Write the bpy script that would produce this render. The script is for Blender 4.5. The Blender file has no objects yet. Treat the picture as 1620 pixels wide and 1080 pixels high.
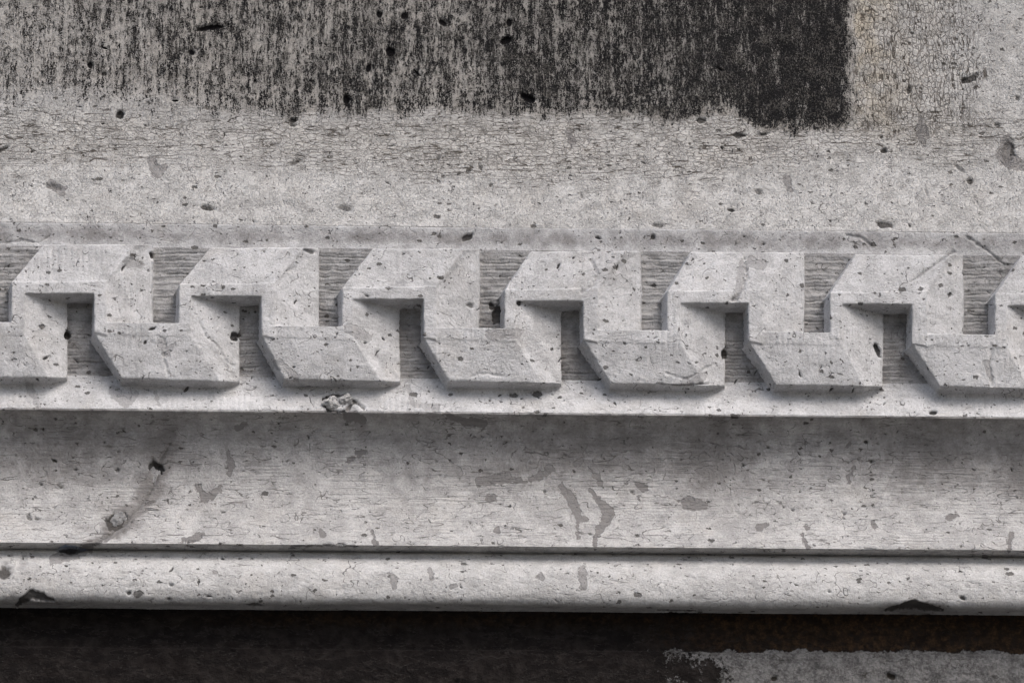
import bpy, bmesh, math, random
import numpy as np
from mathutils import Vector, Matrix
random.seed(4); rng = np.random.default_rng(7)
sc = bpy.context.scene
S = 0.000775                      # metres per photo pixel on the wall plane
# ---------------------------------------------------------------- camera, sky, sun, exposure
TH, PS, ROLL, DIST = math.radians(22), math.radians(3), math.radians(0.56), 6.0
fwd = np.array([math.sin(PS)*math.cos(TH), math.cos(PS)*math.cos(TH), math.sin(TH)])
CAM = -fwd*DIST
_r = np.cross(fwd, [0, 0, 1]); _r /= np.linalg.norm(_r); _u = np.cross(_r, fwd)
RT = _r*math.cos(ROLL) - _u*math.sin(ROLL); UP = _r*math.sin(ROLL) + _u*math.cos(ROLL)
FPX = 1620*DIST/(1620*S)
cd = bpy.data.cameras.new('camera'); cam = bpy.data.objects.new('camera', cd); sc.collection.objects.link(cam)
m = Matrix(((RT[0], UP[0], -fwd[0], CAM[0]), (RT[1], UP[1], -fwd[1], CAM[1]), (RT[2], UP[2], -fwd[2], CAM[2]), (0, 0, 0, 1)))
cam.matrix_world = m
cd.sensor_width = 36; cd.lens = 36*FPX/1620; cd.clip_end = 200
sc.camera = cam
sc.cycles.max_bounces = 4; sc.cycles.diffuse_bounces = 3; sc.cycles.glossy_bounces = 1; sc.cycles.use_adaptive_sampling = True; sc.cycles.adaptive_threshold = .04; sc.cycles.adaptive_min_samples = 16
SUN_EL, SUN_AZ = math.radians(52), math.radians(28)      # azimuth towards the right of the wall's normal
w = bpy.data.worlds.new('World'); sc.world = w; w.use_nodes = True
nt = w.node_tree; nt.nodes.clear()
sky = nt.nodes.new('ShaderNodeTexSky'); sky.sky_type = 'NISHITA'; sky.sun_disc = False
sky.sun_elevation = SUN_EL; sky.sun_rotation = math.pi - SUN_AZ
sky.air_density = 1.0; sky.dust_density = 4.0; sky.ozone_density = 1.0
bg = nt.nodes.new('ShaderNodeBackground'); bg.inputs[1].default_value = 0.085
wo = nt.nodes.new('ShaderNodeOutputWorld'); nt.links.new(sky.outputs[0], bg.inputs[0]); nt.links.new(bg.outputs[0], wo.inputs[0])
sd = bpy.data.lights.new('sun', 'SUN'); sd.energy = 1.5; sd.angle = math.radians(38); sd.color = (1, 0.965, 0.935)
sun = bpy.data.objects.new('sun', sd); sc.collection.objects.link(sun)
ldir = Vector((math.sin(SUN_AZ)*math.cos(SUN_EL), -math.cos(SUN_AZ)*math.cos(SUN_EL), math.sin(SUN_EL)))
sun.rotation_euler = ldir.to_track_quat('Z', 'Y').to_euler(); sun.location = (1, -3, 4)
sc.view_settings.view_transform = 'Standard'; sc.view_settings.look = 'None'
sc.view_settings.exposure = 0.74; sc.view_settings.gamma = 1; sc.view_settings.use_curve_mapping = False

# ---------------------------------------------------------------- helpers
def unproj(u, v, d):
    """photo pixel (u,v) at d px proud of the wall plane -> (X, depth, Z), all in px units"""
    u = np.asarray(u, float); v = np.asarray(v, float); d = np.asarray(d, float)
    a = (u-810)/FPX; b = (540-v)/FPX
    dx = fwd[0]+a*RT[0]+b*UP[0]; dy = fwd[1]+a*RT[1]+b*UP[1]; dz = fwd[2]+a*RT[2]+b*UP[2]
    t = (-d*S-CAM[1])/dy
    return np.stack([(CAM[0]+t*dx)/S, np.broadcast_to(d, t.shape)*1.0, (CAM[2]+t*dz)/S], -1)
def proj(p):                      # p (n,3) in px units (X, depth, Z)
    q = np.stack([p[:, 0]*S-CAM[0], -p[:, 1]*S-CAM[1], p[:, 2]*S-CAM[2]], -1)
    z = q@fwd
    return 810+FPX*(q@RT)/z, 540-FPX*(q@UP)/z
def hsh(i, j, k, seed=0):
    n = (i.astype(np.int64)*73856093) ^ (j.astype(np.int64)*19349663) ^ (k.astype(np.int64)*83492791) ^ (seed*2654435761)
    n = (n ^ (n >> 13))*1274126177 & 0x7fffffff
    n = (n ^ (n >> 15))*668265263 & 0x7fffffff
    return ((n ^ (n >> 12)) & 0xffffff)/float(0xffffff)
def vnoise(x, y, z, seed=0):
    """value noise in -1..1"""
    xi, yi, zi = np.floor(x), np.floor(y), np.floor(z)
    fx, fy, fz = x-xi, y-yi, z-zi
    fx = fx*fx*(3-2*fx); fy = fy*fy*(3-2*fy); fz = fz*fz*(3-2*fz)
    r = 0
    for a in (0, 1):
        for b in (0, 1):
            for c in (0, 1):
                r = r + hsh(xi+a, yi+b, zi+c, seed)*(fx if a else 1-fx)*(fy if b else 1-fy)*(fz if c else 1-fz)
    return r*2-1
def fbm(p, scale, sx=1, sz=1, octv=3, seed=0):
    x, y, z = p[:, 0]/(scale*sx), p[:, 1]/scale, p[:, 2]/(scale*sz)
    r = 0; a = 1
    for o in range(octv):
        r = r+a*vnoise(x+13.7*o, y+5.1*o, z+9.3*o, seed+o); x = x*2.03; y = y*2.03; z = z*2.03; a *= .5
    return r
def sstep(a, b, x):
    t = np.clip((x-a)/(b-a), 0, 1); return t*t*(3-2*t)
def pit_field(p, cell, prob, rmin, rmax, seed, zst=.55):
    """scattered irregular holes: depth 0..1 * radius at each point, in the (X, Z+depth) sheet"""
    x = p[:, 0]/cell; z = (p[:, 2]*.93+p[:, 1]*.37)/cell
    wx = vnoise(p[:, 0]/5, p[:, 1]/5, p[:, 2]/5, seed+50)*1.6; wz = vnoise(p[:, 0]/4, p[:, 1]/5, p[:, 2]/4, seed+60)*1.3
    clus = np.clip(.75+1.1*fbm(p, 60, 1.2, 1, 2, seed+70), .1, 1.35)
    xi, zi = np.floor(x), np.floor(z); out = np.zeros(len(p)); one = np.zeros_like(xi)
    for a in (-1, 0, 1):
        for b in (-1, 0, 1):
            i, j = xi+a, zi+b
            on = hsh(i, j, one, seed) < prob
            cx = (i+.15+.7*hsh(i, j, one, seed+1))*cell; cz = (j+.15+.7*hsh(i, j, one, seed+2))*cell
            r = (rmin+(rmax-rmin)*hsh(i, j, one, seed+3)**3)*clus
            an = (hsh(i, j, one, seed+4)-.5)*2.6; el = 1.0+1.8*hsh(i, j, one, seed+5)**2
            ex, ez = x*cell+wx-cx, z*cell+wz-cz
            q = np.sqrt(((ex*np.cos(an)+ez*np.sin(an))/el)**2+((-ex*np.sin(an)+ez*np.cos(an))/zst)**2)
            out = np.maximum(out, np.where(on, np.clip(1-q/r, 0, 1)*r, 0))
    return out
def seg_dist(u, v, pts):
    """distance to a poly-line given as (u, v, half width)"""
    best = np.full(len(u), 1e3)
    for (a, b, ra), (c, d, rb) in zip(pts[:-1], pts[1:]):
        L = max((c-a)**2+(d-b)**2, 1e-6)
        t = np.clip(((u-a)*(c-a)+(v-b)*(d-b))/L, 0, 1)
        best = np.minimum(best, np.hypot(u-a-t*(c-a), v-b-t*(d-b))-(ra+t*(rb-ra)))
    return best

# one-off holes: photo position (u, v), radii, angle in degrees, depth.  All are real dents in the surface
HOLES = [(190,181,7,8,0,8),(335,43,26,5,-8,5),(142,102,6,6,0,4),(165,116,6,5,0,3),(303,82,6,6,0,4),(617,82,9,11,0,6),(583,107,5,9,20,5),
 (548,157,6,11,0,6),(640,25,8,7,0,4),(805,35,6,8,0,5),(800,64,13,7,-20,6),(835,155,15,7,25,6),(700,35,10,6,40,4),(600,22,8,6,50,4),
 (464,190,9,4,0,4),(463,198,8,3,0,3),(1168,213,12,5,0,5),(1110,190,9,5,0,4),(1205,212,12,3,0,3),(1438,143,4,8,10,4),(1398,238,6,5,10,5),
 (1394,217,4,3,0,3),(1535,125,18,7,-22,4),(1595,240,12,24,12,6),(1578,198,8,4,20,3),(1535,287,7,6,20,4),(1520,268,3,17,-52,2.5),
 (1466,305,3,10,-20,2.5),(1380,137,4,4,0,2),(1507,89,4,4,0,2.5),(1610,155,6,5,0,3),(5,235,12,4,-25,4),(468,256,14,4,-25,3),(480,250,3,3,0,2),
 (327,328,14,5,10,4),(83,296,16,5,15,3),(247,268,9,13,0,1.5),(760,265,4,8,-25,3),(693,250,5,5,10,3),(776,292,4,4,0,3),(1200,303,9,5,20,3),
 (1400,354,17,6,5,4),(1040,356,14,4,5,3),(545,328,16,6,10,3),(700,280,4,9,-20,2),(920,310,4,7,-20,2.5),(1041,290,4,5,0,2.5),
 (1270,95,6,4,0,2),(880,265,8,3,0,2),(740,375,12,6,-30,5),(1033,375,5,5,0,4),(1477,651,8,4,0,6),(107,531,6,7,0,9),(372,532,10,8,-20,9),
 (785,497,7,14,5,9),(778,484,5,7,0,6),(822,480,5,4,0,4),(1388,552,5,13,-25,9),(1146,560,5,9,0,6),(241,404,4,7,-20,7),(745,483,8,5,20,3),
 (1503,466,5,4,0,3),(490,398,11,4,15,3),(296,865,4,3,0,3),(110,869,20,6,0,8),(6,905,14,14,0,4),(35,890,9,20,20,2),
 (248,741,11,13,-30,10),(183,823,20,16,-35,6),(790,760,9,5,0,1),(470,246,10,2,0,2),(1370,700,5,4,0,4),(1215,708,4,3,0,3),(1378,730,5,4,0,3),
 (1254,806,4,2.5,15,3),(1240,802,2.5,2,0,3),(1336,812,4,3,0,3),(1176,736,3,3,0,3),(1000,777,4,3,0,3),(862,777,4,3,0,3),(204,937,5,4,-20,4),
 (267,947,4,3,0,3),(271,925,5,3,10,3),(400,960,5,4,0,2),(1523,945,6,4,30,4),(1345,1003,1,1,0,1),(1410,1069,9,6,20,6),(1225,1072,6,5,0,4),
 (120,742,4,3,0,3),(65,765,4,3,0,3),(60,706,3,3,0,2),(165,700,3,3,0,3),(290,700,3,3,0,2),(97,770,4,2,-30,3),(185,743,4,4,0,3),(46,818,8,4,40,3),
 (58,820,7,3,10,3),(710,690,3,2,0,3),(690,730,3,2,0,2),(1187,625,3,3,0,2),(1200,700,4,3,0,2),(295,615,6,3,-35,4),(1312,935,5,2.5,30,3)]
# mortar-grey smears with their own outlines: list of poly-lines (u, v, half width)
SMEARS = [[(888,768,5),(905,790,8),(915,818,7),(928,822,3)],[(913,820,2),(915,850,2)],[(935,775,4),(950,795,6),(963,812,9),(955,830,7),(943,845,4),(941,864,4)],
 [(932,742,3),(945,755,6),(950,765,5)],[(758,762,8),(800,756,9),(830,762,3),(850,755,5),(870,742,7)],[(315,795,2),(325,790,8),(345,775,5),(350,768,2)],[(310,768,2),(320,780,5),(322,790,6)],
 [(361,715,3),(365,735,7),(363,750,4)],[(376,677,6),(388,671,3)],[(290,855,3),(315,848,5),(320,845,3)],[(505,838,3),(510,845,5)],[(703,655,3),(730,665,6),(765,670,7)],
 [(568,718,6),(578,715,3)],[(552,728,5)]+[(560,725,3)],[(910,735,5),(920,728,4)],[(775,788,7),(784,785,4)],[(787,838,6),(790,840,3)],[(1000,762,2),(1020,772,6)],
 [(1200,835,6),(1215,829,3)],[(1268,845,3),(1280,868,3)],[(1275,834,4),(1281,834,3)],[(1600,845,4),(1597,870,3)],[(615,905,3),(623,918,7),(622,930,3)],[(680,900,3),(683,915,3)],
 [(855,905,3),(856,912,6)],[(921,900,6),(922,928,6)],[(716,928,5),(722,925,3)],[(588,838,2),(594,860,4)],[(1340,705,3),(1345,700,2)],[(240,258,9),(250,276,9),(262,262,4)],
 [(80,290,5),(98,302,8)],[(1455,190,5),(1460,215,10),(1462,228,4)],[(1592,222,9),(1588,248,13),(1610,262,10)],[(900,210,6),(905,225,6)],[(1245,285,7),(1250,300,5)],[(1340,765,3),(1350,740,3)],
 [(645,612,2),(652,640,4),(690,645,6)],[(555,655,14),(575,665,5)],[(180,620,9),(200,635,10),(215,622,5)],[(45,610,6),(60,640,5)],[(243,618,2),(252,640,2)],
 [(255,540,7),(262,560,6),(275,545,3)],[(440,575,8),(470,597,5)],[(205,415,9),(222,420,6)],[(1175,420,8),(1165,470,5)],[(1187,415,9),(1205,420,8)],[(555,520,10),(580,535,9)],[(775,530,8),(820,528,8)],
 [(340,905,3),(348,908,2)],[(1010,785,3),(1012,792,2)],[(1108,745,7),(1130,740,4)],[(1090,795,12),(1112,800,6)],[(1560,575,6),(1567,600,4)],[(1110,595,8),(1080,605,5)],
 [(165,855,2),(205,828,3)],[(85,885,9),(140,868,7)],[(1385,835,4),(1380,825,3)],[(1500,820,6),(1512,815,4)]]
# open cracks and scratches: poly-lines (u, v, half width) and a depth
GROOVES = [([(1400,967,1),(1422,962,4),(1445,957,8),(1466,961,5),(1492,967,1)], 7), ([(1040,965,1),(1060,966,2),(1100,967,1)], 3), ([(390,958,1),(402,957,3),(416,958,1)], 3),
 ([(268,705,1),(255,728,4),(250,745,5),(240,775,1.5),(222,800,1),(190,835,3),(150,860,2),(118,872,4)], 2.4), ([(28,957,3),(50,940,7),(66,944,6),(84,950,1)], 5.5), ([(118,872,3),(85,890,1.5),(60,905,1)], 1.6),
 ([(1508,398,1.5),(1480,418,1),(1452,438,1),(1440,446,.6)], 2.2), ([(1530,374,1.5),(1560,395,1.5),(1592,420,1.2)], 2.5), ([(1340,372,1),(1362,375,1.2),(1378,388,1)], 2),
 ([(1178,408,1),(1182,440,1),(1172,462,2.5),(1158,476,2)], 2.2), ([(0,384,1),(35,380,1.5),(62,384,1),(78,372,1)], 2.2), ([(934,412,1),(945,432,1.5),(938,452,1.2),(920,462,.8)], 2),
 ([(263,545,1),(258,565,1),(266,592,.8)], 1.8), ([(315,510,1),(325,530,1),(345,548,1),(355,570,.8),(372,580,.6)], 1.6), ([(1412,750,1.5),(1400,775,1),(1380,805,.8)], 2), ([(745,596,1),(760,590,.8),(795,594,1)], 1.4),
 ([(1570,545,1),(1566,575,1.5),(1570,610,1)], 1.8), ([(512,630,2),(518,648,2),(535,653,2),(552,646,2),(560,634,2),(548,624,1.5),(528,625,2),(512,630,2)], 5), ([(560,634,2),(575,645,1.5)], 3),
 ([(1055,590,1),(1085,600,1),(1130,575,1)], 1.5), ([(745,262,1),(738,280,1),(752,290,.8)], 1.5), ([(300,865,2),(360,864,2)], 2), ([(460,866,2),(520,862,2.5),(560,866,2)], 3), ([(1040,608,1),(1080,611,2),(1120,606,1)], 3)]
def holes_and_smears(p, keep=None):
    u, v = proj(p)
    dep = np.zeros(len(p)); sm = np.zeros(len(p))
    wn = vnoise(p[:, 0]/6, p[:, 1]/6, p[:, 2]/6, 91); wn2 = vnoise(p[:, 0]/2.6, p[:, 1]/3, p[:, 2]/2.6, 92)
    for (a, b, ra, rb, an, dd) in HOLES:
        R = max(ra, rb)*1.6+3
        i = np.nonzero((np.abs(u-a) < R) & (np.abs(v-b) < R))[0]
        if not len(i): continue
        c, s_ = math.cos(math.radians(an)), math.sin(math.radians(an))
        x, y = u[i]-a, v[i]-b
        q = np.sqrt(((x*c+y*s_)/ra)**2+((-x*s_+y*c)/rb)**2)*(1+.26*wn[i]+.14*wn2[i])
        f = 1-sstep(.45, 1.1, q)
        dep[i] = np.maximum(dep[i], f*dd)
    for pl, dd in GROOVES:
        us = [q[0] for q in pl]; vs = [q[1] for q in pl]
        i = np.nonzero((u > min(us)-15) & (u < max(us)+15) & (v > min(vs)-15) & (v < max(vs)+15))[0]
        if not len(i): continue
        d = seg_dist(u[i], v[i], pl)+1.6*wn[i]+1.2*wn2[i]
        dep[i] = np.maximum(dep[i], dd*(1-sstep(-.8, 2.2, d)))
    for pl in SMEARS:
        us = [q[0] for q in pl]; vs = [q[1] for q in pl]
        i = np.nonzero((u > min(us)-25) & (u < max(us)+25) & (v > min(vs)-25) & (v < max(vs)+25))[0]
        if not len(i): continue
        d = seg_dist(u[i], v[i], pl)+2.6*wn[i]+1.5*wn2[i]
        sm[i] = np.maximum(sm[i], np.clip(.5-d/12, 0, 1))
    return u, v, dep, sm

# ---------------------------------------------------------------- materials
class NT:
    def __init__(s, m): s.t = m.node_tree; s.t.nodes.clear()
    def n(s, typ, **kw):
        nd = s.t.nodes.new(typ)
        for k, v in kw.items(): setattr(nd, k, v)
        return nd
    def l(s, a, b): s.t.links.new(a, b)
    def val(s, x, sock):
        if hasattr(x, 'links') or isinstance(x, bpy.types.NodeSocket): s.l(x, sock)
        else: sock.default_value = x
    def math(s, op, a, b=0.0, c=0.0, clamp=False):
        nd = s.n('ShaderNodeMath', operation=op); nd.use_clamp = clamp
        for i, x in enumerate((a, b, c)): s.val(x, nd.inputs[i])
        return nd.outputs[0]
    def attr(s, name, vec=False):
        nd = s.n('ShaderNodeAttribute', attribute_name=name); return nd.outputs['Vector'] if vec else nd.outputs['Fac']
    def mapv(s, vec, sc_=(1, 1, 1), loc=(0, 0, 0)):
        nd = s.n('ShaderNodeMapping'); s.l(vec, nd.inputs[0]); nd.inputs[1].default_value = loc; nd.inputs[3].default_value = sc_; return nd.outputs[0]
    def noise(s, vec, scale, detail=3, rough=.55, dist=0):
        nd = s.n('ShaderNodeTexNoise'); s.l(vec, nd.inputs['Vector']); nd.inputs['Scale'].default_value = scale
        nd.inputs['Detail'].default_value = detail; nd.inputs['Roughness'].default_value = rough; nd.inputs['Distortion'].default_value = dist
        return nd.outputs[0], nd.outputs[1]
    def voro(s, vec, feature='F1', scale=1.0, rnd=1.0):
        nd = s.n('ShaderNodeTexVoronoi', feature=feature); s.l(vec, nd.inputs['Vector']); nd.inputs['Scale'].default_value = scale; nd.inputs['Randomness'].default_value = rnd
        return nd
    def rng(s, x, a, b, c=0.0, d=1.0, smooth=True):
        nd = s.n('ShaderNodeMapRange'); nd.interpolation_type = 'SMOOTHSTEP' if smooth else 'LINEAR'
        s.val(x, nd.inputs[0])
        for i, q in enumerate((a, b, c, d)): nd.inputs[i+1].default_value = q
        return nd.outputs[0]
    def mix(s, f, a, b, mode='MIX'):
        nd = s.n('ShaderNodeMix', data_type='RGBA', blend_type=mode); s.val(f, nd.inputs[0])
        for i, x in ((6, a), (7, b)):
            if isinstance(x, tuple): nd.inputs[i].default_value = (*x, 1)
            else: s.l(x, nd.inputs[i])
        return nd.outputs[2]
    def warp(s, vec, scale, amp):
        _, c = s.noise(vec, scale, 2)
        a = s.n('ShaderNodeVectorMath', operation='SUBTRACT'); s.l(c, a.inputs[0]); a.inputs[1].default_value = (.5, .5, .5)
        b = s.n('ShaderNodeVectorMath', operation='MULTIPLY'); s.l(a.outputs[0], b.inputs[0]); b.inputs[1].default_value = (amp, amp, amp)
        c2 = s.n('ShaderNodeVectorMath', operation='ADD'); s.l(vec, c2.inputs[0]); s.l(b.outputs[0], c2.inputs[1])
        return c2.outputs[0]

def stone(name, light=(.50, .495, .495), dark=(.36, .355, .353), crackle=False, soot=False, tooling=0.0, grime_shade=0.0, pits=1.0, grain=1.0, smear=.75, cracks=.8, bedding=.6, flecks=.8):
    M = bpy.data.materials.new(name); M.use_nodes = True; t = NT(M)
    P = t.attr('P', True); PD = t.attr('pit')
    bs = t.n('ShaderNodeBsdfPrincipled'); bs.inputs['Roughness'].default_value = .95; bs.inputs['Specular IOR Level'].default_value = .1
    out = t.n('ShaderNodeOutputMaterial'); t.l(bs.outputs[0], out.inputs[0])
    big, _ = t.noise(P, 1/140, 4, .6); mid, _ = t.noise(P, 1/26, 4, .62); fine, _ = t.noise(P, 1/3.2, 3, .7); vf, _ = t.noise(P, 1/1.5, 1, .5)
    f = t.math('ADD', t.math('MULTIPLY', big, .3), t.math('MULTIPLY', mid, .45))
    f = t.math('ADD', f, t.math('MULTIPLY', fine, .25))
    col = t.mix(t.rng(f, .39, .60), dark, light)
    # warm patina
    wp, _ = t.noise(t.mapv(P, (1, 1, 1), (300, 0, 90)), 1/60, 3)
    col = t.mix(t.math('MULTIPLY', t.rng(wp, .52, .75), .25), col, (.44, .41, .375))
    # sand-grain contrast
    g = t.rng(t.math('ADD', t.math('MULTIPLY', vf, .5), t.math('MULTIPLY', fine, .5)), .3, .7, 1-.17*grain, 1+.12*grain, False)
    gc = t.n('ShaderNodeCombineColor'); [t.l(g, gc.inputs[i]) for i in range(3)]
    col = t.mix(1.0, col, gc.outputs[0], 'MULTIPLY')
    hs = []                       # height terms
    hs.append(t.math('MULTIPLY', fine, 1.25*grain)); hs.append(t.math('MULTIPLY', vf, .5*grain)); hs.append(t.math('MULTIPLY', mid, 3.0))
    def hair(vec_scale, loc, thin, mlo, mhi, mscale):
        """long wandering hair cracks: thin contour lines of a stretched noise, broken by a mask"""
        tn, _ = t.noise(t.mapv(t.warp(P, 1/9, 2.5), vec_scale, loc), 1, 1.1, .6)
        tl = t.rng(t.math('ABSOLUTE', t.math('SUBTRACT', tn, .5)), thin*.25, thin, 1, 0)
        tm, _ = t.noise(t.mapv(P, (1, 1, 1.6), (loc[1]*40, 20, loc[0]*30)), mscale, 3, .7)
        return t.math('MULTIPLY', tl, t.rng(tm, mlo, mhi))
    if tooling:
        tn, _ = t.noise(t.mapv(t.warp(P, 1/40, 6), (1/90, 1/4.5, 1/4.5)), 1, 2, .6)
        tw, _ = t.noise(P, 1/75, 3); tl = t.math('MULTIPLY', t.rng(tn, .3, .7, -1, 1), t.rng(tw, .35, .65, .1, 1)); hs.append(t.math('MULTIPLY', tl, .75*tooling))
    if cracks:
        h1 = hair((1/60, 1/12, 1/12), (3, 1, 2), .016, .50, .62, 1/60); h2 = hair((1/34, 1/10, 1/10), (9, 5, 4), .02, .54, .66, 1/45)
        h3 = hair((1/28, 1/26, 1/26), (2, 8, 7), .010, .52, .62, 1/50)
        ck = t.math('MAXIMUM', h3, t.math('MULTIPLY', t.math('MAXIMUM', h1, h2), bedding)); ck = t.math('MULTIPLY', ck, cracks, clamp=True)
        col = t.mix(t.math('MULTIPLY', ck, .8), col, (.09, .083, .077)); hs.append(t.math('MULTIPLY', ck, -1.8))
    # dark flecks
    fl, _ = t.noise(t.mapv(t.warp(P, 1/6, 3), (1/5.5, 1/4.2, 1/4.2), (7, 7, 7)), 1, 1, .5); fm, _ = t.noise(P, 1/30, 2)
    fk = t.rng(t.math('ADD', fl, t.math('MULTIPLY', t.math('SUBTRACT', fm, .5), .4)), .72, .78)
    col = t.mix(t.math('MULTIPLY', fk, .75*flecks), col, (.10, .093, .088)); hs.append(t.math('MULTIPLY', fk, -1.6))
    if crackle:
        for an, scv, w_ in (('crackh', (1/11.5, 1/6.5, 1/6.8), .085), ('crackv', (1/7, 1/8, 1/11.5), .085)):
            A = t.attr(an)
            pw = t.warp(t.warp(P, 1/30, 9), 1/8, 2.5)
            vo = t.voro(t.mapv(pw, scv), 'DISTANCE_TO_EDGE', rnd=.9)
            hm, _ = t.noise(P, 1/16, 2)
            width = t.rng(t.math('MULTIPLY', A, t.rng(hm, .25, .6, .25, 1.3)), 0, 1.1, -.02, w_*1.25, False)
            ck = t.math('SUBTRACT', 1, t.math('DIVIDE', vo.outputs[0], t.math('MAXIMUM', width, .001)), clamp=True)
            ck = t.math('POWER', ck, .8)
            if an == 'crackh':
                ck = t.math('MAXIMUM', t.math('MULTIPLY', ck, .6), t.math('MULTIPLY', t.math('MAXIMUM', hair((1/90, 1/11, 1/11), (6, 2, 5), .021, .42, .52, 1/30), hair((1/110, 1/8, 1/8), (1, 7, 3), .018, .46, .56, 1/35)), t.rng(A, 0, .5)))
            else:
                ck = t.math('MAXIMUM', t.math('MULTIPLY', ck, .75), t.math('MULTIPLY', t.math('MAXIMUM', hair((1/12, 1/11, 1/50), (5, 1, 8), .026, .45, .55, 1/30), hair((1/9, 1/11, 1/70), (2, 6, 1), .026, .46, .56, 1/35)), t.rng(A, 0, .5)))
            tn_, _ = t.noise(P, 1/40, 3); wt = .14 if an == 'crackh' else t.rng(tn_, .3, .65, .25, .85)
            col = t.mix(t.math('MULTIPLY', t.attr('tan') if an == 'crackv' else A, wt), col, (.47, .415, .33))
            col = t.mix(t.math('MULTIPLY', ck, .88), col, (.065, .054, .044)); hs.append(t.math('MULTIPLY', ck, -1.6))
    if grime_shade:  # real grime together with the shade painted on cove and upper margin
        G = t.attr('grime_shade'); gn, _ = t.noise(P, 1/24, 5, .7)
        gf = t.math('MULTIPLY', t.rng(t.math('ADD', G, t.math('MULTIPLY', t.math('SUBTRACT', gn, .5), 1.1)), .15, .95), grime_shade)
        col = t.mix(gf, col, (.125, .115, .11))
    # small natural voids of the limestone
    for cell, thr, dep, off in ((13, .26, 1.6, 0), (7.5, .2, 1.0, 31), (31, .17, 2.6, 77)):
        pv = t.mapv(t.warp(t.mapv(P, (1, 1, 1), (off, off*2, 0)), 1/4.0, 6.5), (1/cell*.8, 1/cell, 1/cell*1.25))
        vo = t.voro(pv, 'F1')
        sep = t.n('ShaderNodeSeparateColor'); t.l(vo.outputs['Color'], sep.inputs[0])
        cl, _ = t.noise(t.mapv(P, (1, 1, 1), (off*3, 0, off)), 1/48, 3, .7)
        rad = t.math('MULTIPLY', t.rng(sep.outputs[0], .55, 1.0, 0, thr*pits, False), t.rng(cl, .35, .62, .25, 1.35))
        q = t.math('SUBTRACT', rad, vo.outputs['Distance'])
        q = t.rng(q, -.005, .05)
        col = t.mix(t.math('MULTIPLY', q, .8), col, (.06, .055, .05)); hs.append(t.math('MULTIPLY', q, -dep))
    # bottoms of the real holes hold dirt
    fpit = t.rng(t.math('ADD', PD, t.math('MULTIPLY', t.math('SUBTRACT', fine, .5), .5)), .25, .75)
    col = t.mix(t.math('MULTIPLY', fpit, .85), col, (.05, .046, .043))
    # mortar smears
    SM = t.attr('smear'); s2, _ = t.noise(P, 1/7, 3, .6)
    sf = t.rng(t.math('ADD', SM, t.math('MULTIPLY', t.math('SUBTRACT', s2, .5), .6)), .44, .56)
    col = t.mix(t.math('MULTIPLY', sf, smear), col, t.mix(fine, (.165, .158, .155), (.25, .24, .236))); hs.append(t.math('MULTIPLY', sf, -.8))
    if soot:
        D = t.attr('soot')
        st, _ = t.noise(t.mapv(t.warp(P, 1/12, 3), (1/2.6, 1/8, 1/8)), 1, 3, .65)
        sg, _ = t.noise(P, 1/2.1, 2, .8); sb, _ = t.noise(t.mapv(P, (1, 1, 1), (17, 0, 230)), 1/17, 4, .7)
        st2, _ = t.noise(t.mapv(t.warp(P, 1/20, 4), (1/8, 1/8, 1/75)), 1, 3, .6)
        k = t.math('ADD', t.math('MULTIPLY', st, .28), t.math('MULTIPLY', sg, .36)); k = t.math('ADD', k, t.math('ADD', t.math('MULTIPLY', sb, .20), t.math('MULTIPLY', st2, .22))); k = t.math('SUBTRACT', k, .03)
        k = t.math('ADD', t.math('MULTIPLY', t.math('SUBTRACT', k, .5), 5.2), D)
        kf = t.rng(k, .34, .64)
        sc2, _ = t.noise(P, 1/30, 3)
        col = t.mix(t.math('MULTIPLY', t.rng(D, .1, .5), .75), col, t.mix(t.rng(sg, .35, .65), (.24, .225, .205), (.46, .43, .39)))
        col = t.mix(kf, col, t.mix(sc2, (.007, .0068, .0075), (.022, .021, .022)))
        sp1, _ = t.noise(t.mapv(P, (1/2.6, 1/2.6, 1/4), (3, 3, 3)), 1, 2, .8); sp2, _ = t.noise(P, 1/24, 3)
        spk = t.rng(t.math('ADD', sp1, t.math('MULTIPLY', t.math('SUBTRACT', sp2, .5), .5)), .50, .66)
        col = t.mix(t.math('MULTIPLY', t.math('MULTIPLY', spk, kf), .55), col, (.19, .178, .162))
        col = t.mix(t.math('MULTIPLY', fpit, t.rng(D, .1, .3)), col, (.012, .011, .012))
        hs.append(t.math('MULTIPLY', spk, 1.6)); hs.append(t.math('MULTIPLY', t.math('MULTIPLY', kf, sg), 2.5)); hs.append(t.math('MULTIPLY', t.math('MULTIPLY', D, st), 1.2))
    h = hs[0]
    for x in hs[1:]: h = t.math('ADD', h, x)
    bp = t.n('ShaderNodeBump'); bp.inputs['Strength'].default_value = .9; bp.inputs['Distance'].default_value = S*1.15; t.l(h, bp.inputs['Height'])
    t.l(bp.outputs[0], bs.inputs['Normal']); t.l(col, bs.inputs['Base Color'])
    return M

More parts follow.
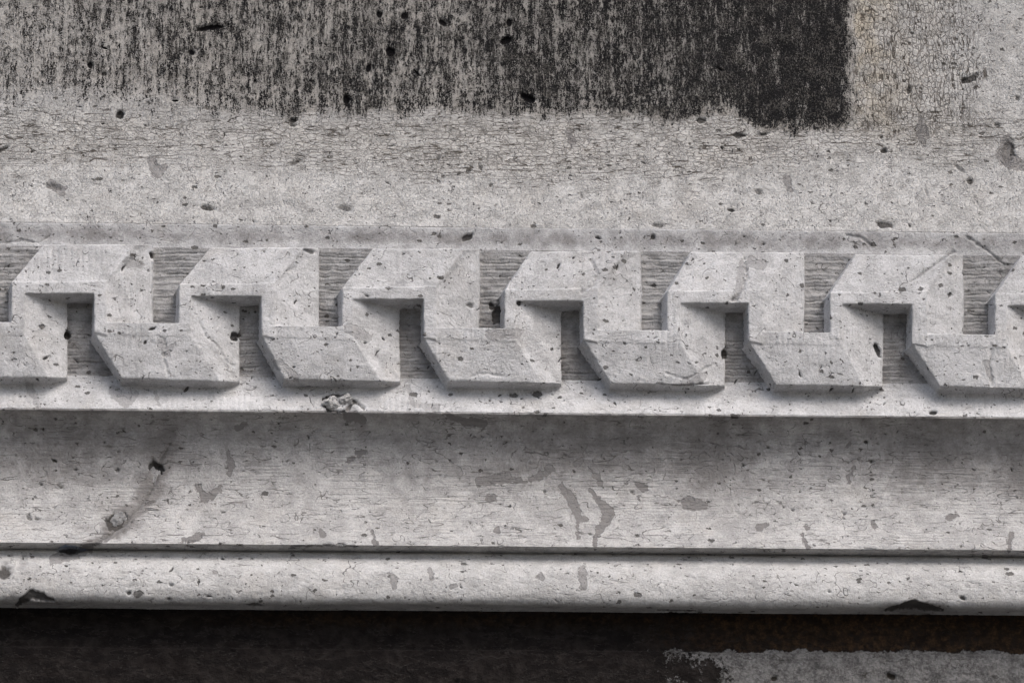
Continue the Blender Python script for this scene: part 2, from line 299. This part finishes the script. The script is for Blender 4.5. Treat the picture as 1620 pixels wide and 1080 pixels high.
def lower_mat(name):
    """soot-black lower wall with rusty brown band and a bare grey patch, driven by the attributes bare and rust"""
    M = bpy.data.materials.new(name); M.use_nodes = True; t = NT(M)
    P = t.attr('P', True)
    bs = t.n('ShaderNodeBsdfPrincipled'); bs.inputs['Roughness'].default_value = .9; bs.inputs['Specular IOR Level'].default_value = .1
    out = t.n('ShaderNodeOutputMaterial'); t.l(bs.outputs[0], out.inputs[0])
    a, _ = t.noise(P, 1/22, 5, .65); b, _ = t.noise(P, 1/4, 3, .7); c, _ = t.noise(t.mapv(P, (1, 1, 1), (9, 50, 2)), 1/8, 4, .7)
    col = t.mix(t.rng(a, .35, .7), (.0105, .0085, .008), (.026, .022, .0205))
    vo = t.voro(t.mapv(t.warp(t.warp(P, 1/60, 60), 1/14, 14), (1/95, 1/40, 1/40)), 'DISTANCE_TO_EDGE')
    vm, _ = t.noise(P, 1/70, 2); ve = t.math('MULTIPLY', t.rng(vo.outputs[0], 0, .07, 1, 0), t.rng(vm, .42, .62))
    col = t.mix(t.math('MULTIPLY', ve, .14), col, (.07, .063, .06))
    fl, _ = t.noise(t.mapv(t.warp(P, 1/25, 12), (1/60, 1/18, 1/18)), 1, 4, .65); fe = t.rng(t.math('ABSOLUTE', t.math('SUBTRACT', fl, .52)), 0, .02, 1, 0)
    col = t.mix(t.math('MULTIPLY', fe, t.rng(b, .4, .6, .1, .6)), col, (.065, .058, .054)); col = t.mix(t.rng(fl, .5, .54, 0, .5), col, (.008, .007, .007))
    R = t.attr('rust'); col = t.mix(t.math('MULTIPLY', R, t.rng(c, .3, .7, .35, 1)), col, t.mix(t.rng(c, .4, .75), (.022, .014, .009), (.07, .042, .022)))
    B = t.attr('bare')
    k = t.rng(t.math('ADD', B, t.math('MULTIPLY', t.math('SUBTRACT', t.math('ADD', t.math('MULTIPLY', c, .5), t.math('MULTIPLY', b, .5)), .5), 1.9)), .40, .58)
    gr = t.mix(t.rng(t.math('ADD', t.math('MULTIPLY', a, .5), t.math('MULTIPLY', b, .5)), .35, .65), (.07, .068, .067), (.215, .21, .208))
    v2 = t.voro(t.mapv(t.warp(P, 1/14, 18), (1/42, 1/16, 1/16)), 'DISTANCE_TO_EDGE'); cm, _ = t.noise(P, 1/50, 2)
    gr = t.mix(t.math('MULTIPLY', t.rng(v2.outputs[0], 0, .05, .8, 0), t.rng(cm, .42, .6)), gr, (.05, .045, .04))
    fpit = t.rng(t.attr('pit'), .25, .7); gr = t.mix(fpit, gr, (.04, .035, .03))
    col = t.mix(k, col, gr)
    h = t.math('ADD', t.math('MULTIPLY', a, 4), t.math('MULTIPLY', b, 2.2)); h = t.math('ADD', h, t.math('MULTIPLY', t.math('MULTIPLY', c, 5), 1)); h = t.math('ADD', h, t.math('MULTIPLY', ve, 1)); h = t.math('ADD', h, t.math('MULTIPLY', k, 1.2))
    bp = t.n('ShaderNodeBump'); bp.inputs['Strength'].default_value = .9; bp.inputs['Distance'].default_value = S; t.l(h, bp.inputs['Height'])
    t.l(bp.outputs[0], bs.inputs['Normal']); t.l(col, bs.inputs['Base Color'])
    return M

M_wall = stone('sooty_crackled_stone', light=(.525, .517, .508), dark=(.42, .413, .404), crackle=True, soot=True, tooling=0, cracks=.6, grain=.8, flecks=.6)
M_key = stone('carved_pale_stone', light=(.575, .572, .578), dark=(.41, .407, .41), grime_shade=.7, pits=1.1, smear=.45, bedding=.1, cracks=.9, flecks=1.2)
M_back = stone('tooled_grey_stone', light=(.37, .366, .365), dark=(.225, .222, .22), tooling=0, grime_shade=.7, pits=1.1, bedding=.3)
M_cove = stone('weathered_cove_stone', light=(.50, .492, .486), dark=(.35, .344, .34), tooling=.7, grime_shade=.72, pits=.9, smear=1.0, bedding=1, cracks=.9, flecks=.8)
M_bead = stone('rounded_bead_stone', light=(.53, .524, .518), dark=(.40, .394, .388), grime_shade=.7, pits=1.1, smear=.7, bedding=.4)
M_low = lower_mat('soot_black_stone')
M_mortar = stone('brown_mortar', light=(.16, .13, .10), dark=(.07, .055, .045))

# ---------------------------------------------------------------- objects
def tag(o, **kw):
    for k, v in kw.items(): o[k] = v
    return o
def thing(name, label, cat, loc=(0, 0, 0)):
    o = bpy.data.objects.new(name, None); sc.collection.objects.link(o); o.location = loc; o.empty_display_size = .1
    return tag(o, label=label, category=cat, kind='thing')
def mesh_np(name, co, quads, attrs, mat, parent, smooth=True):
    """co in px units (X, depth, Z)"""
    me = bpy.data.meshes.new(name)
    n, f = len(co), len(quads)
    base = np.array(parent.location) if parent else np.zeros(3)
    w3 = np.stack([co[:, 0]*S, -co[:, 1]*S, co[:, 2]*S], -1)-base
    me.vertices.add(n); me.vertices.foreach_set('co', w3.astype(np.float32).ravel())
    me.loops.add(4*f); me.loops.foreach_set('vertex_index', quads.astype(np.int32).ravel())
    me.polygons.add(f); me.polygons.foreach_set('loop_start', np.arange(f, dtype=np.int32)*4)
    me.polygons.foreach_set('use_smooth', np.full(f, smooth))
    me.update(calc_edges=True); me.validate()
    for k, v in attrs.items():
        if v.ndim == 2: a = me.attributes.new(k, 'FLOAT_VECTOR', 'POINT'); a.data.foreach_set('vector', v.astype(np.float32).ravel())
        else: a = me.attributes.new(k, 'FLOAT', 'POINT'); a.data.foreach_set('value', v.astype(np.float32))
    me.materials.append(mat)
    o = bpy.data.objects.new(name, me); sc.collection.objects.link(o); o.parent = parent
    return o
def subset(co, quads, attrs, fmask):
    q = quads[fmask]; used, inv = np.unique(q, return_inverse=True)
    return co[used], inv.reshape(q.shape), {k: v[used] for k, v in attrs.items()}

def columns():
    inner = np.arange(-855, 856, 1.6)
    outer = np.concatenate([np.arange(-1500, -855, 9.0)]), np.concatenate([np.arange(864, 1501, 9.0)])
    return np.concatenate([outer[0], inner, outer[1]])
COLS = columns()
def world_profile(pts, step=1.6):
    """pts (v, d) down the middle of the photo, None = sharp corner; -> resampled (depth, Z)"""
    segs = []; cur = []
    for p in pts:
        if p is None:
            segs.append(cur); cur = [cur[-1]]
        else: cur.append(p)
    segs.append(cur); out = []
    for sg in segs:
        w3 = unproj(np.full(len(sg), 810), [q[0] for q in sg], [q[1] for q in sg]); P2 = w3[:, 1:]
        if len(P2) > 2:            # Catmull-Rom
            Q = np.vstack([2*P2[0]-P2[1], P2, 2*P2[-1]-P2[-2]]); dn = []
            for i in range(1, len(Q)-2):
                t = np.linspace(0, 1, 24, endpoint=False)[:, None]
                a, b, c, d = Q[i-1], Q[i], Q[i+1], Q[i+2]
                dn.append(.5*((2*b)+(-a+c)*t+(2*a-5*b+4*c-d)*t*t+(-a+3*b-3*c+d)*t**3))
            P2 = np.vstack(dn+[P2[-1:]])
        L = np.concatenate([[0], np.cumsum(np.hypot(*np.diff(P2, axis=0).T))]); k = max(2, int(L[-1]/step)+1)
        s_ = np.linspace(0, L[-1], k); r = np.stack([np.interp(s_, L, P2[:, 0]), np.interp(s_, L, P2[:, 1])], -1)
        out.append(r if not out else r[1:])
    return np.vstack(out)
def extrude(prof):
    nz, nx = len(prof), len(COLS)
    X = np.broadcast_to(COLS, (nz, nx)); D = np.broadcast_to(prof[:, :1], (nz, nx)); Z = np.broadcast_to(prof[:, 1:], (nz, nx))
    co = np.stack([X, D, Z], -1).reshape(-1, 3).copy()
    tg = np.gradient(prof, axis=0); nrm = np.stack([tg[:, 1]*-1, tg[:, 0]], -1); nrm /= np.linalg.norm(nrm, axis=1)[:, None]+1e-9
    n = np.zeros((nz, nx, 3)); n[..., 1] = nrm[:, :1]; n[..., 2] = nrm[:, 1:]
    idx = np.arange(nz*nx).reshape(nz, nx)
    q = np.stack([idx[:-1, :-1], idx[1:, :-1], idx[1:, 1:], idx[:-1, 1:]], -1).reshape(-1, 4)
    return co, n.reshape(-1, 3), q

def weather(co, n, amp=1.0, pit_p=.5, rmax=5.0, edge=None):
    P = co.copy()
    u, v, hole, smear = holes_and_smears(P)
    pit = pit_field(P, 26, pit_p, .8, rmax, 11)+pit_field(P, 13, .35*pit_p, .8, 2.6, 23)
    h = amp*(1.1*vnoise(P[:, 0]/210, P[:, 1]/90, P[:, 2]/90, 3)+.9*fbm(P, 70, 1.6, 1, 2, 1)+.55*fbm(P, 14, 1.4, 1, 3, 5))+.18*fbm(P, 4, 1, 1, 2, 9)
    if edge is not None:
        ch = fbm(P, 12, 1.5, 1, 3, 33); h = h-edge*np.clip(ch-.25, 0, 1)*5.0-edge*.7
    h = h-1.15*pit-hole
    attrs = {'P': P, 'pit': np.clip(pit/2.2+hole/5.0, 0, 1), 'smear': smear}
    return co+n*h[:, None], attrs, u, v
def blob(u, v, lst):
    r = np.zeros(len(u))
    for (a, b, ra, rb, s_) in lst: r = np.maximum(r, s_*np.exp(-((u-a)/ra)**2-((v-b)/rb)**2))
    return r

# ---- ground at the foot of the building (below the picture): throws daylight back up under the mouldings
gm = bpy.data.materials.new('pale_paving'); gm.use_nodes = True; gt = NT(gm)
tc_ = gt.n('ShaderNodeTexCoord'); gb = gt.n('ShaderNodeBsdfPrincipled'); go_ = gt.n('ShaderNodeOutputMaterial'); gt.l(gb.outputs[0], go_.inputs[0]); gb.inputs['Roughness'].default_value = .9
ga, _ = gt.noise(tc_.outputs['Object'], .8, 4); gt.l(gt.mix(gt.rng(ga, .3, .7), (.10, .097, .09), (.17, .165, .155)), gb.inputs['Base Color'])
gme = bpy.data.meshes.new('ground'); gme.from_pydata([(-60, -120, -4), (60, -120, -4), (60, 1, -4), (-60, 1, -4)], [], [(0, 1, 2, 3)]); gme.materials.append(gm)
gobj = bpy.data.objects.new('ground', gme); sc.collection.objects.link(gobj); gobj['kind'] = 'structure'

# ---- upper wall, flaring out to the top edge of the frieze
prof = world_profile([(-150, -44), (60, -44), (150, -43.5), (205, -40), (250, -34), (290, -24), (325, -11.5), (346, -2.5), (359, 3.6), None, (361, 3.2), (363, 0), None, (365, -8)])
co, n, q = extrude(prof)
dens = np.zeros(len(co)); u0, v0 = proj(co)
edge = np.exp(-((v0-359)/3.0)**2)*.5
co, at, u, v = weather(co, n, .8, .45, 4.0, edge)
wob = fbm(at['P'], 26, 1, 1, 3, 71)
# soot crust: ends in a straight line on the right, ragged below, thinning out to the left
hor = np.interp(u, [-200, 0, 130, 260, 420, 620, 800, 1000, 1120, 1230, 1400], [.33, .36, .38, .42, .44, .48, .54, .62, .76, .86, .90])
bot = np.interp(u, [-200, 0, 200, 330, 460, 700, 1000, 1075, 1110, 1160, 1200, 1330, 1700], [185, 185, 185, 186, 188, 184, 190, 200, 184, 182, 206, 206, 206])
low = 1-sstep(-24, 14, v-bot+wob*9)
lowL = 1-sstep(-70, 20, v-bot+wob*14)
lw = sstep(150, 420, u); low = low*lw+lowL*(1-lw)
rt = 1-sstep(-26, 14, u-(1352-.02*v)+wob*7)
soot = hor*low*rt
soot += blob(u, v, [(330, 60, 60, 60, .06), (620, 90, 60, 60, .10), (830, 120, 60, 80, .14), (560, 130, 90, 50, .07)])*low*rt
at['soot'] = np.clip(soot, 0, 1.15)
ch = sstep(150, 205, v+wob*8)*(1-sstep(228, 302, v+wob*16+20*np.sin(u/190)))
ch = ch*(.85+.3*np.clip(fbm(at['P'], 90, 2, 1, 2, 80), -1, 1)); ch *= (1-.55*sstep(1480, 1600, u))
cv = sstep(1335, 1365, u+wob*5)*(1-sstep(1480, 1590, u+wob*22))*(1-sstep(175, 225, v+wob*10))
at['tan'] = np.clip(np.exp(-np.abs(u-1362)/60)*sstep(1340, 1362, u+wob*4)*(1-sstep(150, 240, v+wob*18))*1.3, 0, 1)
at['crackh'] = np.clip(ch*(1-soot*.6), 0, 1); at['crackv'] = np.clip(cv, 0, 1)
fv = v[q].mean(1); fu = u[q].mean(1); fs = at['soot'][q].mean(1)
wall = thing('stone_wall', 'pale crackled stone wall above the key frieze with a soot-blackened panel', 'wall', (0, .1, .2))
sooty = (fs > .2)
flare = ~sooty & (fv > 285)
for nm, mk, lb in (('soot_crust', sooty, 'streaked black soot crust, densest at its straight right edge'), ('flared_edge', flare, None), ('wall_face', ~sooty & ~flare, None)):
    o = mesh_np(nm, *subset(co, q, at, mk), M_wall, wall)
    if lb: o['label'] = lb

# ---- key-pattern frieze, carved as one volume and split into its parts afterwards
H = 39.0
KEYS = []
def K(A, Ar, B, Br, R, UL, LL, vU, vE, vS, vL, Tn, vT, dz=0, hU=31, hR=9, hL=31, hT=10):
    KEYS.append(dict(A=A, Ar=Ar, B=B, Br=Br, R=R, UL=UL, LL=LL, vU=vU, vE=vE, vS=vS, vL=vL, Tn=Tn, vT=vT, hU=hU, hR=hR, hL=hL, hT=hT))
#   A     Ar    B     Br    R     UL    LL   vU   vE   vS   vL   Tn(next)  vT
K(-507, -487, -375, -355, -285, -458, -333, 383, 461, 505, 593, -156, 598)
K(-245, -224, -112, -93, -23, -196, -70, 385, 462, 507, 596, 106, 598)
K(18, 39, 149, 169, 241, 69, 192, 386, 464, 509, 598, 378, 604, hT=11, hR=11)
K(283, 302, 414, 435, 504, 333, 450, 391, 468, 514, 599, 633, 604, hR=8)
K(541, 559, 670, 691, 758, 590, 710, 393, 473, 517, 602, 888, 607, hR=10, hT=13)
K(798, 816, 923, 946, 1013, 840, 966, 397, 476, 521, 606, 1147, 611, hR=12, hL=29)
K(1056, 1076, 1184, 1207, 1272, 1093, 1227, 399, 479, 523, 608, 1397, 612, hR=13, hU=28)
K(1313, 1332, 1443, 1467, 1524, 1353, 1487, 402, 481, 527, 611, 1657, 616, hR=14)
K(1574, 1594, 1702, 1725, 1783, 1616, 1746, 404, 483, 529, 613, 1915, 618)
K(1832, 1852, 1960, 1983, 2041, 1874, 2004, 406, 485, 531, 615, 2173, 620)
bm = bmesh.new()
DB = -16.0
def solid(top, grow=3.5, gdir=None):
    """closed solid: top polygon points (u, v, d) fanned from the first, flared out towards its base"""
    pts = np.array(top, float); w3 = unproj(pts[:, 0], pts[:, 1], pts[:, 2])
    c = w3.mean(0); base = w3.copy()
    nP = len(pts)
    for i in range(nP):
        # outward offset from the two neighbouring edges
        a, b, d = w3[i-1], w3[i], w3[(i+1) % nP]
        e1 = np.array([b[0]-a[0], b[2]-a[2]]); e2 = np.array([d[0]-b[0], d[2]-b[2]])
        n1 = np.array([-e1[1], e1[0]])/(np.linalg.norm(e1)+1e-9); n2 = np.array([-e2[1], e2[0]])/(np.linalg.norm(e2)+1e-9)
        cc = np.array([b[0]-c[0], b[2]-c[2]])
        if n1@cc < 0 and n2@cc < 0: n1, n2 = -n1, -n2
        k = (n1+n2); k /= max(.6, 1+n1@n2)
        g = grow*(w3[i, 1]-DB)/(H-DB)
        base[i, 0] += k[0]*g; base[i, 2] += k[1]*g*.6; base[i, 1] = DB
    vt = [bm.verts.new(p) for p in w3]; vb = [bm.verts.new(p) for p in base]
    for i in range(nP):
        j = (i+1) % nP
        bm.faces.new((vt[i], vt[j], vb[j])); bm.faces.new((vt[i], vb[j], vb[i]))
    for i in range(1, nP-1):
        bm.faces.new((vt[0], vt[i], vt[i+1])); bm.faces.new((vb[0], vb[i+1], vb[i]))
for i, k in enumerate(KEYS):
    A, Ar, B, Br, R, UL, LL = (k[x] for x in ('A', 'Ar', 'B', 'Br', 'R', 'UL', 'LL')); vU, vE, vS, vL = k['vU'], k['vE'], k['vS'], k['vL']
    An = KEYS[i+1]['A'] if i+1 < len(KEYS) else A+258; Arn = KEYS[i+1]['Ar'] if i+1 < len(KEYS) else Ar+258; vEn = KEYS[i+1]['vE'] if i+1 < len(KEYS) else vE+2
    t = 21; HB = H+1.9
    hU, hR, hL, hT = k['hU'], k['hR'], k['hL'], k['hT']
    solid([(A, vE-t+3, HB), (Br, vE-t+1, HB), (Br, vE, HB), (A, vE, HB)])                         # top bar
    solid([(A, vE-t+2, HB), (Ar, vE-t+2, HB), (Ar, vS+8, HB), (A, vS+8, HB)], 9)                   # riser A
    solid([(B, vE-t, HB), (Br, vE-t, HB), (Br, vS+t, HB), (B, vS+t-5, HB)], 6)                     # riser B
    solid([(B, vS, HB-.3), (Arn, vS+2, HB-.3), (Arn, vS+t+2, HB-1.3), (B, vS+t-3, HB-1.3)])                      # bottom bar
    wU = R-Br
    solid([(Br, vE-t+1, H), (A+1, vE-t+2, H), (UL, vU, hU), (R-wU*.35, vU, hU), (R, vU, hR+7)], 13)   # upper slope
    solid([(Br-1, vE-t, H), (R, vU, hR+7), (R, vS+4, hR-1), (Br-1, vS+4, H)], 12)                 # face sinking to the right
    solid([(Arn, vS+t, H), (B, vS+t-4, H), (LL, vL, hL), (k['Tn']-30, k['vT']-1, hL-1), (k['Tn'], k['vT'], hT)], 9)   # lower slope
    solid([(Arn-1, vEn-6, H), (Arn-1, vS+t, H), (k['Tn'], k['vT'], hT), (k['Tn'], vEn-4, 3)], 3)    # lower face sinking to the right
# ground of the frieze: chamfer above, flat, apron swelling out to the lower arris
gp = [(356, -3), (360, 4.0), (370, 2.4), (385, .8), (398, 0), (560, 0), (606, 1), (622, 6), (637, 14), (650, 20.5), (653.5, 21.5), (656, 8), (657, -14), (657, -50), (356, -50)]
w3 = unproj(np.full(len(gp), 810), [g[0] for g in gp], [g[1] for g in gp])
w3[-1, 2] = w3[0, 2]; w3[-2, 2] = w3[-3, 2]
rows = []
for X in (-1320, 1320):
    rows.append([bm.verts.new((X, p[1], p[2])) for p in w3])
for i in range(len(gp)):
    j = (i+1) % len(gp); bm.faces.new((rows[0][i], rows[0][j], rows[1][j], rows[1][i]))
bm.faces.new(rows[0]); bm.faces.new(rows[1][::-1])
bmesh.ops.recalc_face_normals(bm, faces=bm.faces)
me = bpy.data.meshes.new('carving'); bm.to_mesh(me); bm.free()
tmp = bpy.data.objects.new('carving', me); sc.collection.objects.link(tmp)
md = tmp.modifiers.new('r', 'REMESH'); md.mode = 'VOXEL'; md.voxel_size = 1.5; md.adaptivity = 0
sm = tmp.modifiers.new('s', 'SMOOTH'); sm.factor = .5; sm.iterations = 2
dg = bpy.context.evaluated_depsgraph_get(); ev = tmp.evaluated_get(dg); em = ev.to_mesh()
nv, nf = len(em.vertices), len(em.polygons)
co = np.empty(nv*3); em.vertices.foreach_get('co', co); co = co.reshape(-1, 3)
n = np.empty(nv*3, np.float32); em.vertices.foreach_get('normal', n); n = n.reshape(-1, 3).astype(float)
q = np.empty(nf*4, np.int32); em.loops.foreach_get('vertex_index', q); q = q.reshape(-1, 4)
ev.to_mesh_clear(); bpy.data.objects.remove(tmp)
if (n[:, 1] > .9).mean() < .3: n = -n; print('flipped')
q = q[:, ::-1]                    # (X, depth, Z) is mirrored on the way to (X, -depth, Z)
keepf = (co[q][:, :, 1].mean(1) > -18)
used, inv = np.unique(q[keepf], return_inverse=True); co = co[used]; n = n[used]; q = inv.reshape(-1, 4)
# tooling: rows of horizontal point-chisel grooves on the ground between the keys
u, v = proj(co)
P0 = co.copy()
ground = (1-sstep(1.5, 5, co[:, 1]))*sstep(396, 404, v-(u-810)*.0098)*(1-sstep(592, 612, v-(u-810)*.0098))
wz = co[:, 2]+4*vnoise(co[:, 0]/130, co[:, 0]*0, co[:, 2]*0, 40)+1.5*fbm(P0, 34, 1.3, 1, 2, 41)+1.2*fbm(P0, 9, 1.5, 1, 2, 42)
ph = (wz/11.6) % 1.0
gr = np.exp(-((ph-.5)/.085)**2)*np.clip(.75+1.1*fbm(P0, 22, 1.6, 1, 2, 48), .1, 1.2)*(.75+.5*vnoise(P0[:, 0]/25, P0[:, 1]*0, np.floor(wz/11.6)*7.3, 44))
ridge = (ph-.5)*1.8
face = sstep(.75, .95, n[:, 1])*sstep(8, 12, co[:, 1])
vt = np.exp(-(((P0[:, 0]+1.5*fbm(P0, 20, 1, 2, 2, 45))/9.5 % 1-.5)/.17)**2)*np.clip(fbm(P0, 60, 1, 1, 2, 46)+.05, 0, 1)
dh = -ground*np.clip(gr, 0, 2)*3.4-ground*ridge*.8+ground*.7*fbm(P0, 7, 1.3, 1, 2, 49)-face*vt*1.1
edgey = np.clip(1-np.abs(n).max(1), 0, .5)*2        # arrises have oblique normals
co2, at, u, v = weather(co, n, .85, .7, 3.8, edgey*.85)
co = co2+n*dh[:, None]
at['pit'] = np.clip(at['pit']+ground*np.clip(gr, 0, 1)*.38, 0, 1)
vv = v-(u-810)*.0098
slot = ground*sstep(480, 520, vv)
at['grime_shade'] = np.clip(.5*np.exp(-((vv-378)/16)**2)+ground*.12+slot*.3+.08+.25*np.clip(fbm(P0, 45, 1, 1, 2, 52), 0, 1)-.5*sstep(618, 640, vv), 0, 1)  # shade of the down-tilted margin painted in; lower recesses darker, ledge paler
frieze = thing('key_frieze', 'pale stone band carved with running Greek key relief between wall and cove', 'frieze', (0, 0, .08))
fc = co[q].mean(1); pc = P0[q].mean(1); fu, fv = proj(pc)
nfy = n[q].mean(1)[:, 1]
dline = fv-(fu-810)*.0098
back = (pc[:, 1] < 2.6) | (dline > 617) | (dline < 388.5)
# foot of one key passes under the bar of the next: cut below the bar line at the next riser
which = np.full(len(q), -1)
for i, k in enumerate(KEYS):
    An = KEYS[i+1]['A'] if i+1 < len(KEYS) else 9e9
    hood = (fu >= k['A']-8) & (fu < An-8) & (fv < k['vE']+2) 
    midl = (fu >= k['A']-8) & (fu < k['Ar']+.5) & (fv >= k['vE']+2) & (fv < k['vS']+4)
    foot = (fu >= k['B']-9) & (fu < k['Tn']+6) & (fv >= k['vE']+2)
    for mk in (hood, foot, midl): which[mk & ~back] = i
near = np.argmin(np.abs(fu[:, None]-np.array([(k['A']+k['R'])/2 for k in KEYS])[None]), 1)
which = np.where((which < 0) & ~back, near, which)
ap = back & (dline > 600)
tc = back & (dline < 396)
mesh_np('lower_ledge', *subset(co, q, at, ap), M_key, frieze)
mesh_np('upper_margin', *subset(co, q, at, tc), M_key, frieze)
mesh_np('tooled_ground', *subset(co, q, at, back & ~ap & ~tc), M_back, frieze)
for i in range(len(KEYS)):
    mk = which == i
    if not mk.any(): continue
    o = mesh_np('key_motif', *subset(co, q, at, mk), M_key, frieze)
    if KEYS[i]['A'] == 1313: o['label'] = 'key motif with a diagonal crack across its upper corner'
    if KEYS[i]['A'] == 283: o['label'] = 'key motif with cracked lower corner and dark holes'

# ---- cove: hollow moulding under the frieze
prof = world_profile([(647, -4), None, (653.2, 20.8), (660, 13), (669, 2), (690, -14), (715, -25), (745, -30), (775, -29), (805, -22), (830, -12.5), (850, -1), (862.5, 8), None, (863.5, 9), (865.2, 7), None, (873, -16), (875, -24)])
co, n, q = extrude(prof); u0, v0 = proj(co); dl = v0-(u0-810)*.0095
edge = np.exp(-((dl-863)/3.5)**2)*1.4
co, at, u, v = weather(co, n, .9, .4, 3.6, edge)
dl = v-(u-810)*.0095
gq = .18+.30*(1-sstep(700, 830, dl))+blob(u, v, [(90, 720, 130, 60, .30), (930, 715, 150, 50, .32), (1120, 740, 70, 90, .36), (1470, 730, 110, 60, .34), (1610, 750, 40, 60, .45), (255, 715, 26, 40, .6), (238, 770, 26, 34, .6), (195, 825, 40, 26, .6), (760, 750, 90, 30, .25)])  # painted shade: colour darkens towards the top of the cove; blobs are grime
vein = seg_dist(u, v, [(275, 680, 1), (262, 705, 4), (250, 740, 7), (242, 775, 7), (215, 805, 7), (180, 838, 9), (140, 862, 6)])+7.0*fbm(at['P'], 15, 1, 1, 4, 77)
at['grime_shade'] = np.clip(gq-.2*sstep(835, 855, dl)+.9*(1-sstep(-10, 12, vein)), 0, 1)  # less painted shade at the upturned lower lip; the vein is grime
cove = thing('cove_moulding', 'grimy hollow stone moulding directly beneath the key frieze, streaked with grey smears', 'moulding', (0, .02, -.2))
fd = dl[q].mean(1)
mesh_np('hollow_face', *subset(co, q, at, fd < 864.5), M_cove, cove)
mesh_np('drip_edge', *subset(co, q, at, fd >= 864.5), M_cove, cove)

# ---- bead: round moulding
prof = world_profile([(866, -40), None, (876, -17), (883, -12), (893, -1), (904, 8), (916, 12.5), (930, 14.5), (942, 13.5), (950, 10.5), (956, 5), (959, -4), (960.5, -16), None, (962, -30), (972, -62)])
co, n, q = extrude(prof); u0, v0 = proj(co)
co, at, u, v = weather(co, n, 1.0, .5, 3.4, np.exp(-((v0-(u0-810)*.0085-925)/22)**2)*.35)
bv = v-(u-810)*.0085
at['grime_shade'] = np.clip(.1+.25*sstep(930, 958, bv)+blob(u, v, [(20, 900, 60, 25, .4), (60, 950, 60, 15, .4), (1445, 962, 40, 10, .9)]), 0, 1)  # darker towards the lower edge, plus local grime blobs
bead = thing('bead_moulding', 'pale rounded stone moulding running below the cove, above the blackened wall', 'moulding', (0, .02, -.32))
mesh_np('rounded_face', *subset(co, q, at, np.ones(len(q), bool)), M_bead, bead)

# ---- lower wall in soot
prof = world_profile([(948, -46), (968, -46), (1020, -46), None, (1027, -46), None, (1029.5, -42), None, (1080, -42), (1230, -42)], 2.4)
co, n, q = extrude(prof)
co, at, u, v = weather(co, n, 1.2, .35, 4)
wb = fbm(at['P'], 16, 1, 1, 3, 61); wb2 = fbm(at['P'], 40, 1, 1, 2, 62)
right = sstep(1010, 1060, u+wb*18+np.clip(1042-v, -50, 60)*.3)
belowl = sstep(-5, 6, v-1029-(u-1400)*.012+wb*4.5)
hole = blob(u, v, [(1118, 1072, 34, 24, .8), (1080, 1058, 26, 14, .5)])*(.8+.5*wb)+.45*(1-sstep(1040, 1240, u))
at['bare'] = np.clip(right*belowl*.95-hole+blob(u, v, [(118, 1050, 6, 34, .8), (0, 1040, 24, 25, .75), (30, 970, 120, 6, .45), (590, 980, 16, 9, .45), (160, 1015, 12, 5, .5)])
    +.55*np.exp(-((v-969.5-(u-1200)*.008)/1.6)**2)*sstep(900, 1200, u), 0, 1)
at['rust'] = np.clip(sstep(1000, 1250, u+wb2*60)*(1-belowl)*1.0+.55*np.exp(-((v-978)/12)**2)*sstep(200, 500, u), 0, 1)
low = thing('blackened_wall', 'soot-black stone wall under the bead with a bare grey patch at one end', 'wall', (0, .08, -.42))
fb = at['bare'][q].mean(1) > .5
big = fb & (u[q].mean(1) > 950)
mesh_np('soot_face', *subset(co, q, at, ~big), M_low, low)
o = mesh_np('bare_patch', *subset(co, q, at, big), M_low, low); o['label'] = 'bare grey plaster patch with a ragged upper edge'

# ---- fossil / pebble nodules standing in the stone
def nodule(name, u_, v_, d, ru, rv, rd, ang, mat, parent, seed, label=None):
    b = bmesh.new(); bmesh.ops.create_icosphere(b, subdivisions=5, radius=1)
    c = np.array([x.co[:] for x in b.verts]); f = np.array([[x.index for x in fc_.verts]+[fc_.verts[2].index] for fc_ in b.faces]); tri = [[x.index for x in fc_.verts] for fc_ in b.faces]; b.free()
    a = math.radians(ang); ctr = unproj(u_, v_, d)
    nn = 1+.38*fbm(c*10+seed*31, 6, octv=3, seed=seed)+.1*fbm(c*10+seed, 2.4, octv=2, seed=seed+7)
    x, y, z = c[:, 0]*ru*nn, c[:, 1]*rd*nn, c[:, 2]*rv*nn
    co = np.stack([ctr[0]+x*math.cos(a)-z*math.sin(a), ctr[1]+y, ctr[2]+x*math.sin(a)+z*math.cos(a)], -1)
    me = bpy.data.meshes.new(name); base = np.array(parent.location)
    me.from_pydata([tuple(p) for p in np.stack([co[:, 0]*S, -co[:, 1]*S, co[:, 2]*S], -1)-base], [], [t[::-1] for t in tri]); me.polygons.foreach_set('use_smooth', [True]*len(tri))
    at = me.attributes.new('P', 'FLOAT_VECTOR', 'POINT'); at.data.foreach_set('vector', co.astype(np.float32).ravel())
    me.materials.append(mat); o = bpy.data.objects.new(name, me); sc.collection.objects.link(o); o.parent = parent
    if label: o['label'] = label
nodule('shell_lump', 524, 640, 17, 12, 12, 9, 10, M_bead, frieze, 3, 'round knobbly shell lump breaking the ledge')
nodule('shell_lump', 546, 634, 14, 11, 8, 7, 30, M_cove, frieze, 5)
nodule('shell_lump', 188, 824, -22, 13, 18, 6, -30, M_back, cove, 8, 'pale shell lump in a rough hollow')
nodule('shell_lump', 244, 757, -36, 9, 17, 5, -12, M_back, cove, 12)
